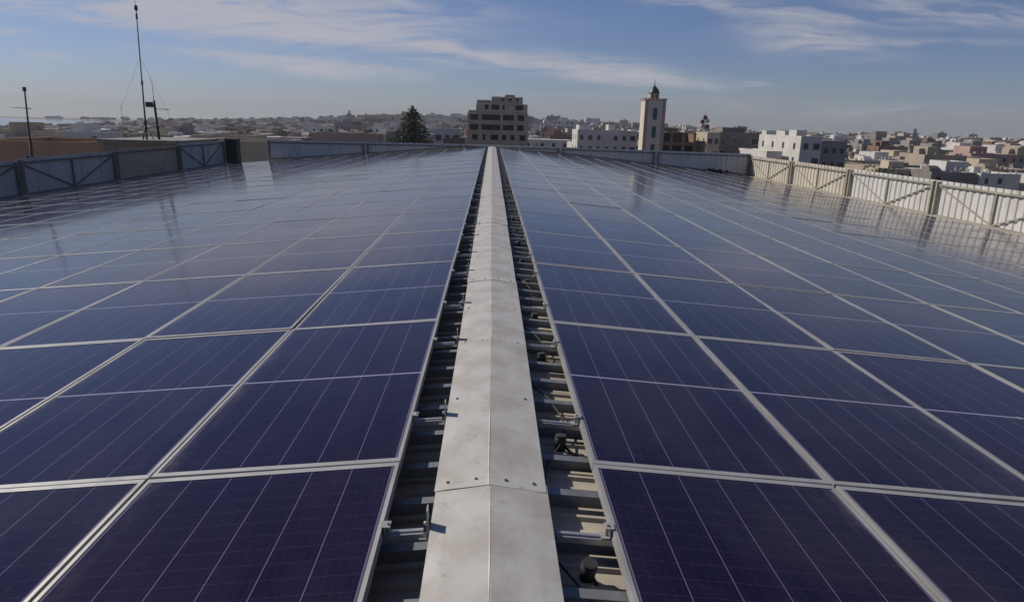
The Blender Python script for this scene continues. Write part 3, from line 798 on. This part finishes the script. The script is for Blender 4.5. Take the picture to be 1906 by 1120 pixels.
# blue shed roof & white dome
bs = building('blue_shed', 'low shed with blue metal roof beyond the left fence', 'shed', (-47, 128, -15))
wall_part(bs, 'wall', [(-8, 8, -4, 4, 0, 11.2)], WM['grey'], par=.05)
mb = MB()
for a, b, c, d in ((-8.3, 0, 11.3, 12.3), (0, 8.3, 12.3, 11.3)):
    mb.face([(a, -4.3, c), (b, -4.3, d), (b, 4.3, d), (a, 4.3, c)]); mb.face([(a, -4.3, c - .12), (b, -4.3, d - .12), (b, 4.3, d - .12), (a, 4.3, c - .12)]); mb.face([(a, -4.3, c), (b, -4.3, d), (b, -4.3, d - .12), (a, -4.3, c - .12)])
mb.build('roof', weathered('blue metal roof', (.07, .12, .24), (.05, .09, .18), 1, .5), bs)
ds = building('domed_hall', 'low hall with a bright white curved roof in the left distance', 'hall', (-168, 300, -15))
wall_part(ds, 'wall', [(-9, 9, -8, 8, 0, 6.4)], WM['grey'], par=.05)
mb = MB(); n = 10
for i in range(n):
    a0, a1 = math.pi * i / n, math.pi * (i + 1) / n
    p0 = (-9.4 * math.cos(a0), 6.4 + 2.6 * math.sin(a0)); p1 = (-9.4 * math.cos(a1), 6.4 + 2.6 * math.sin(a1))
    mb.face([(p0[0], -8.3, p0[1]), (p1[0], -8.3, p1[1]), (p1[0], 8.3, p1[1]), (p0[0], 8.3, p0[1])], 0, True)
    mb.face([(0, -8.3, 6.4), (p0[0], -8.3, p0[1]), (p1[0], -8.3, p1[1])])
mb.build('roof', weathered('white membrane', (.8, .8, .8), (.7, .7, .7), 1, .5), ds)
# far landmarks on the skyline
def far_tower(x, y, top, w, label, kind='tower'):
    z = land_z(x, y); t = empty('distant_tower', (x, y, z)); tag(t, label, kind)
    mb = MB(); h = top - z; mb.box(-w, w, -w, w, 0, h * .72); mb.build('shaft', WM['grey'], t)
    mb = MB(); mb.box(-w * 1.35, w * 1.35, -w * 1.35, w * 1.35, h * .72, h * .76); mb.box(-w * .55, w * .55, -w * .55, w * .55, h * .76, h * .9); mb.tube([(0, 0, h * .9), (0, 0, h * .95), (0, 0, h)], [w * .7, w * .45, .1], 8); mb.build('top', WM['grey'], t)
def zat(slope, y): return EYE.z + slope * y
def uat(px, py):
    d = r2 * ((px - 953) / 1273) - u3 * ((py - 560) / 1273) + f2; return d.x / d.y, d.z / d.y
for px, py, Y, w, lab in ((1703, 238, 700, 2.6, 'far-off thin minaret on the skyline above the right fence'), (650, 205, 900, 2.2, 'far-off thin tower on the skyline left of the dark tree')):
    a, b = uat(px, py); far_tower(a * Y, Y, zat(b, Y), w, lab)
for px, py, Y, w, h_, lab, col in ((806, 213, 1000, 9, 8, 'far-off pale stepped block on the skyline right of the dark tree', 'white'), (822, 217, 1005, 14, 8, 'far-off wide pale block beside the stepped one on the skyline', 'white'),
                              (650, 228, 520, 9, 10, 'blue-grey boxy hall in the distance left of the tree', 'grey'), (1630, 250, 520, 4, 9, 'dark narrow block in the distance above the right fence', 'concrete'), (1450, 248, 600, 10, 10, 'far dark block behind the tall white apartment block', 'concrete')):
    a, b = uat(px, py); z = land_z(a * Y, Y); top = zat(b, Y)
    mb = MB(); block(mb, -w, w, -8, 8, -2, top - z); mb.box(-w * .4, w * .2, -3, 3, top - z, top - z + 2.2); wins_in_mesh(mb, w * 2, 16, top - z, 4, random.Random(5), 1)
    o = mb.build('distant_block', [WM[col], M['hole_shade']]); o.location = (a * Y, Y, z); tag(o, lab, 'building')
# telecom tower
a, b = uat(1313, 206); Y = 210; t = empty('telecom_tower', (a * Y, Y, -15)); tag(t, 'slim telecom tower with red and white drum antennas right of the minaret', 'telecom tower')
top = zat(b, Y) + 15
mb = MB()
for k in range(3):
    an = k * 2.094; mb.tube([(.8 * math.cos(an), .8 * math.sin(an), 0), (.35 * math.cos(an), .35 * math.sin(an), top - 4)], .07, 6)
for k in range(int((top - 4) / 1.2)):
    f = lambda z: .8 - .45 * z / (top - 4)
    for q in range(3):
        a0, a1 = q * 2.094, (q + 1) * 2.094; z0, z1 = k * 1.2, (k + 1) * 1.2
        mb.bar((f(z0) * math.cos(a0), f(z0) * math.sin(a0), z0), (f(z1) * math.cos(a1), f(z1) * math.sin(a1), z1), .05)
mb.build('lattice', weathered('tower steel', (.35, .30, .28), (.25, .2, .2), 2, .6), t)
red = weathered('red paint', (.30, .07, .05), (.2, .05, .04), 3, .6)
for i, (dx_, dz_) in enumerate(((-.7, -3.2), (.7, -3.0), (0, -2.0), (-.5, -4.4), (.8, -4.6))):
    mb = MB(); mb.tube([(dx_, -.9, top + dz_), (dx_, -.2, top + dz_)], .62, 14); mb.build('drum_antenna', red if i % 2 == 0 else WM['white'], t)
mb = MB(); mb.tube([(0, 0, top - 4), (0, 0, top)], [.12, .04], 6); mb.build('spike', M['mast'], t)

# ------------------------------------------------------------------ aerial masts at the left
def P(px, py, Y):
    a, b = uat(px, py); return Vector((a * Y, Y, zat(b, Y)))
t = empty('aerial_mast', P(273, 252, 45)); tag(t, 'very tall thin whip mast with joint clamps rising above the left fence', 'mast')
b0 = t.location.copy(); tp = P(253.5, 14, 45) - b0; tp.y = 0
md = tp * .42
mb = MB(); mb.tube([(0, 0, -.25), md], [.055, .045], 8); mb.build('lower_tube', M['mast'], t)
mb = MB(); mb.tube([md, tp], [.038, .03], 8); mb.build('upper_tube', M['mast'], t)
mb = MB(); mb.tube([tp, tp + Vector((-.12, 0, 1.4))], [.014, .008], 6); mb.build('whip', M['mast'], t)
for q, r in ((.10, .09), (.42, .065), (.93, .06), (.995, .10)):
    mb = MB(); c = tp * q; mb.tube([c - Vector((0, 0, .14)), c + Vector((0, 0, .14))], r, 8); mb.build('clamp', M['mast'], t)
mb = MB()
for k in range(3):
    an = k * 2.094 + .5; mb.tube([(0, 0, .62), (.42 * math.cos(an), .42 * math.sin(an), -.28)], .028, 6)
mb.build('tripod', M['mast'], t)
mb = MB()
for k in range(3):
    an = k * 2.094 + 1.; c = tp * .62; mb.tube([c, (2.4 * math.cos(an), 2.4 * math.sin(an), -.28)], .006, 4)
mb.build('guy_wires', M['mast'], t)

t = empty('aerial_pole', P(297, 258, 45.5)); tag(t, 'dark pole with a boxy floodlight and side dipole, right of the tall whip mast', 'pole'); b0 = t.location.copy()
tp = P(287, 187, 45.5) - b0
mb = MB(); mb.tube([(0, 0, -.15), tp], [.085, .07], 8); mb.build('pole', M['mast'], t)
c = P(280, 195, 45.5) - b0
mb = MB(); mb.box(c.x - .22, c.x + .12, -.16, .16, c.z - .16, c.z + .16); mb.box(c.x + .1, tp.x + .02, -.04, .04, c.z - .04, c.z + .04); mb.build('floodlight', M['mast'], t)
c = P(290, 203, 45.5) - b0
mb = MB(); mb.tube([c, c + Vector((.82, 0, -.02))], .018, 6)
for k in range(4): mb.tube([c + Vector((.25 + .17 * k, -.22, 0)), c + Vector((.25 + .17 * k, .22, 0))], .010, 5)
mb.build('dipole_arm', M['mast'], t)
mb = MB(); mb.tube([tp, P(284, 160, 45.5) - b0, P(279, 141, 45.5) - b0], [.02, .014, .008], 5); mb.build('whip', M['mast'], t)

t = empty('tv_aerial', (P(57, 290, 30).x, 30, -2.55)); tag(t, 'short television aerial pole with crossbar at the far left above the fence', 'aerial'); b0 = t.location.copy()
tp = P(46.5, 168, 30) - b0; lo_ = P(57, 262, 30) - b0
mb = MB(); mb.tube([(0, 0, 0), lo_], [.062, .058], 8); mb.build('pole', M['mast'], t)
mb = MB(); mb.tube([lo_, tp], [.036, .03], 8); mb.build('upper_tube', M['mast'], t)
mb = MB(); mb.tube([tp - Vector((0, 0, .05)), tp + Vector((0, 0, .12))], .07, 8); mb.build('cap', M['mast'], t)
c = P(51, 202, 30) - b0
mb = MB(); mb.tube([c + Vector((-.46, 0, .02)), c + Vector((.14, 0, -.01))], .014, 6)
for k in range(5): mb.tube([c + Vector((-.44 + .12 * k, -.3, .01)), c + Vector((-.44 + .12 * k, .3, .01))], .008, 5)
mb.build('crossbar', M['mast'], t)
a, b = uat(225, 196); Y = 420; t = empty('radio_mast', (a * Y, Y, land_z(a * Y, Y))); tag(t, 'faint distant radio mast standing on the shore at the left', 'mast')
h_ = zat(b, Y) - t.location.z; mb = MB(); mb.tube([(0, 0, 0), (0, 0, h_)], [.25, .08], 6); mb.build('pole', WM['grey'], t)
mb = MB(); mb.box(-.9, .9, -.3, .3, h_ * .62, h_ * .66); mb.build('platform', WM['grey'], t)

# ------------------------------------------------------------------ trees
leafm = {}
def leaf_mat(name, a, b_):
    mt, g, b = principled(name, a, .6, 0, .25)
    wp = g.n('ShaderNodeNewGeometry').outputs['Position']
    c = g.mix(g.mapr(g.noise(wp, 1.1, 4), .35, .65), (*a, 1), (*b_, 1)); g.put(b.inputs['Base Color'], c)
    return mt
LM = leaf_mat('conifer needles', (.020, .034, .016), (.045, .062, .026)); LM2 = leaf_mat('broad leaves', (.035, .055, .022), (.07, .09, .035))
BK = weathered('bark', (.10, .07, .05), (.06, .045, .03), 5, .9)
def conifer(loc, H, r):
    t = empty('conifer_tree', loc); tag(t, 'dark pointed conifer tree rising behind the far fence left of the unfinished block', 'tree')
    mb = MB(); mb.tube([(0, 0, 0), (0, 0, H * .5), (0, 0, H * .97)], [.35, .2, .04], 8)
    rr = random.Random(21); cr = MB(); nl = 30
    for i in range(nl):
        f = i / (nl - 1); z = H * .25 + H * .73 * f; R = r * (1 - f) ** .68 * (1 + .10 * math.sin(i * 2.4)) + .25
        nb = 7 if f < .8 else 5
        for k in range(nb):
            an = k * 2 * math.pi / nb + i * 1.1 + rr.uniform(-.25, .25); L = R * rr.uniform(.78, 1.08)
            d = Vector((math.cos(an), math.sin(an), 0)); droop = -.10 * L
            mb.tube([(0, 0, z), d * L * .6 + Vector((0, 0, z + .05 * L)), d * L + Vector((0, 0, z + droop + .2))], [.05, .03, .01], 4, cap=False)
            for q in range(int(20 + L * 22)):
                s_ = rr.uniform(.12, 1.0); side = Vector((-d.y, d.x, 0)) * rr.gauss(0, .20 * L * (1.1 - s_ * .7) + .05)
                c = d * L * s_ + side + Vector((0, 0, z + (.05 if s_ < .6 else .12) * L * s_ + rr.gauss(0, .14)))
                a = Vector((rr.gauss(0, 1), rr.gauss(0, 1), rr.gauss(0, .6))).normalized(); b_ = a.cross(Vector((rr.gauss(0, 1), rr.gauss(0, 1), rr.gauss(0, 1)))).normalized()
                w = rr.uniform(.10, .22); 
                cr.face([c - a * w, c + b_ * w * .45, c + a * w, c - b_ * w * .45])
    mb.build('trunk', BK, t); cr.build('crown', LM, t)
a, b = uat(768, 196); Y = 120
conifer((a * Y, Y, -15), zat(b, Y) + 15, 5.7)
def bushy(loc, H, r, seed, mat):
    rr = random.Random(seed); tr = MB(); tr.tube([(0, 0, 0), (.1, 0, H * .35), (0, 0, H * .7)], [.2, .14, .06], 6); cr = MB()
    for k in range(9):
        c0 = Vector((rr.gauss(0, r * .45), rr.gauss(0, r * .45), H * rr.uniform(.5, .85)))
        tr.tube([(0, 0, H * .35), c0], [.08, .03], 4, cap=False)
        for q in range(70):
            d = Vector((rr.gauss(0, 1), rr.gauss(0, 1), rr.gauss(0, .75))).normalized() * r * .48 * rr.uniform(.55, 1.05)
            a = Vector((rr.gauss(0, 1), rr.gauss(0, 1), rr.gauss(0, 1))).normalized(); b_ = a.cross(Vector((rr.gauss(0, 1), rr.gauss(0, 1), 1))).normalized(); w = rr.uniform(.18, .4)
            c = c0 + d; cr.face([c - a * w, c + b_ * w * .6, c + a * w, c - b_ * w * .6])
    return tr.mesh('trunk', BK), cr.mesh('crown', mat)
BUSH = [bushy((0, 0, 0), 8, 3.2, s_, (LM if s_ % 2 else LM2)) for s_ in range(4)]
rt_ = random.Random(31); n = 0
specials = [(598, 240, 230, 'dark green tree clump behind the long pink building'), (690, 240, 260, 'spreading dark tree behind the pink building near the conifer'), (452, 243, 300, 'dark tree above the blue shed roof'),
            (1297, 262, 190, 'dark tree between the brown block and the cream block'), (530, 240, 330, 'green tree in the left middle distance beyond the blue shed'), (1640, 308, 160, 'dark bush row below the white apartment blocks')]
def tree_at(x, y, z, sc, seed, lab, grp=None):
    t = empty('leafy_tree', (x, y, z), (0, 0, seed)); t.scale = (sc, sc, sc); tag(t, lab, 'tree', grp)
    a, b = BUSH[seed % 4]; link(bpy.data.objects.new('trunk', a), t); link(bpy.data.objects.new('crown', b), t)
for i, (px, py, Y, lab) in enumerate(specials):
    a, b = uat(px, py); top = zat(b, Y); z = land_z(a * Y, Y); sc = max(.7, min(1.6, (top - z) / 8.))
    tree_at(a * Y, Y, top - 8 * sc * .98, sc, i, lab)
free = [s for s in sites]
tries = 0
while n < 60 and tries < 4000:
    tries += 1
    Y = rt_.uniform(220, 900); u_ = rt_.uniform(-.68, .76); x = u_ * Y; z = land_z(x, Y)
    if is_sea(x, Y): continue
    sc = rt_.uniform(.8, 1.3)
    if (z + 8 * sc - EYE.z) / Y < fence_slope(u_) + .003: continue
    if any((x - s[0]) ** 2 + (Y - s[1]) ** 2 < 40 for s in ranked[:900]): continue
    if any(a < u_ < b and Y < c for a, b, c in NARROW): continue
    zn, dist = zone(u_, Y)
    tree_at(x, Y, z, sc, n, '%s dark green tree among the houses %s' % (dist, zn), '%s trees %s' % (dist, zn)); n += 1

# ------------------------------------------------------------------ haze
HAZE = .00016
if HAZE:
    mb = MB(); mb.box(-3600, 2500, -420, 1620, -21, 40)
    mt = bpy.data.materials.new('haze'); mt.use_nodes = True; t_ = mt.node_tree; t_.nodes.clear()
    pv = t_.nodes.new('ShaderNodeVolumePrincipled'); pv.inputs['Color'].default_value = (.80, .86, .95, 1); pv.inputs['Density'].default_value = HAZE
    pv.inputs['Anisotropy'].default_value = .3
    oo = t_.nodes.new('ShaderNodeOutputMaterial'); t_.links.new(pv.outputs[0], oo.inputs['Volume'])
    o = mb.build('haze', mt); o['kind'] = 'stuff'
print('individual houses', NIND, 'sites', len(sites), 'trees', n, 'objects', len(bpy.data.objects))
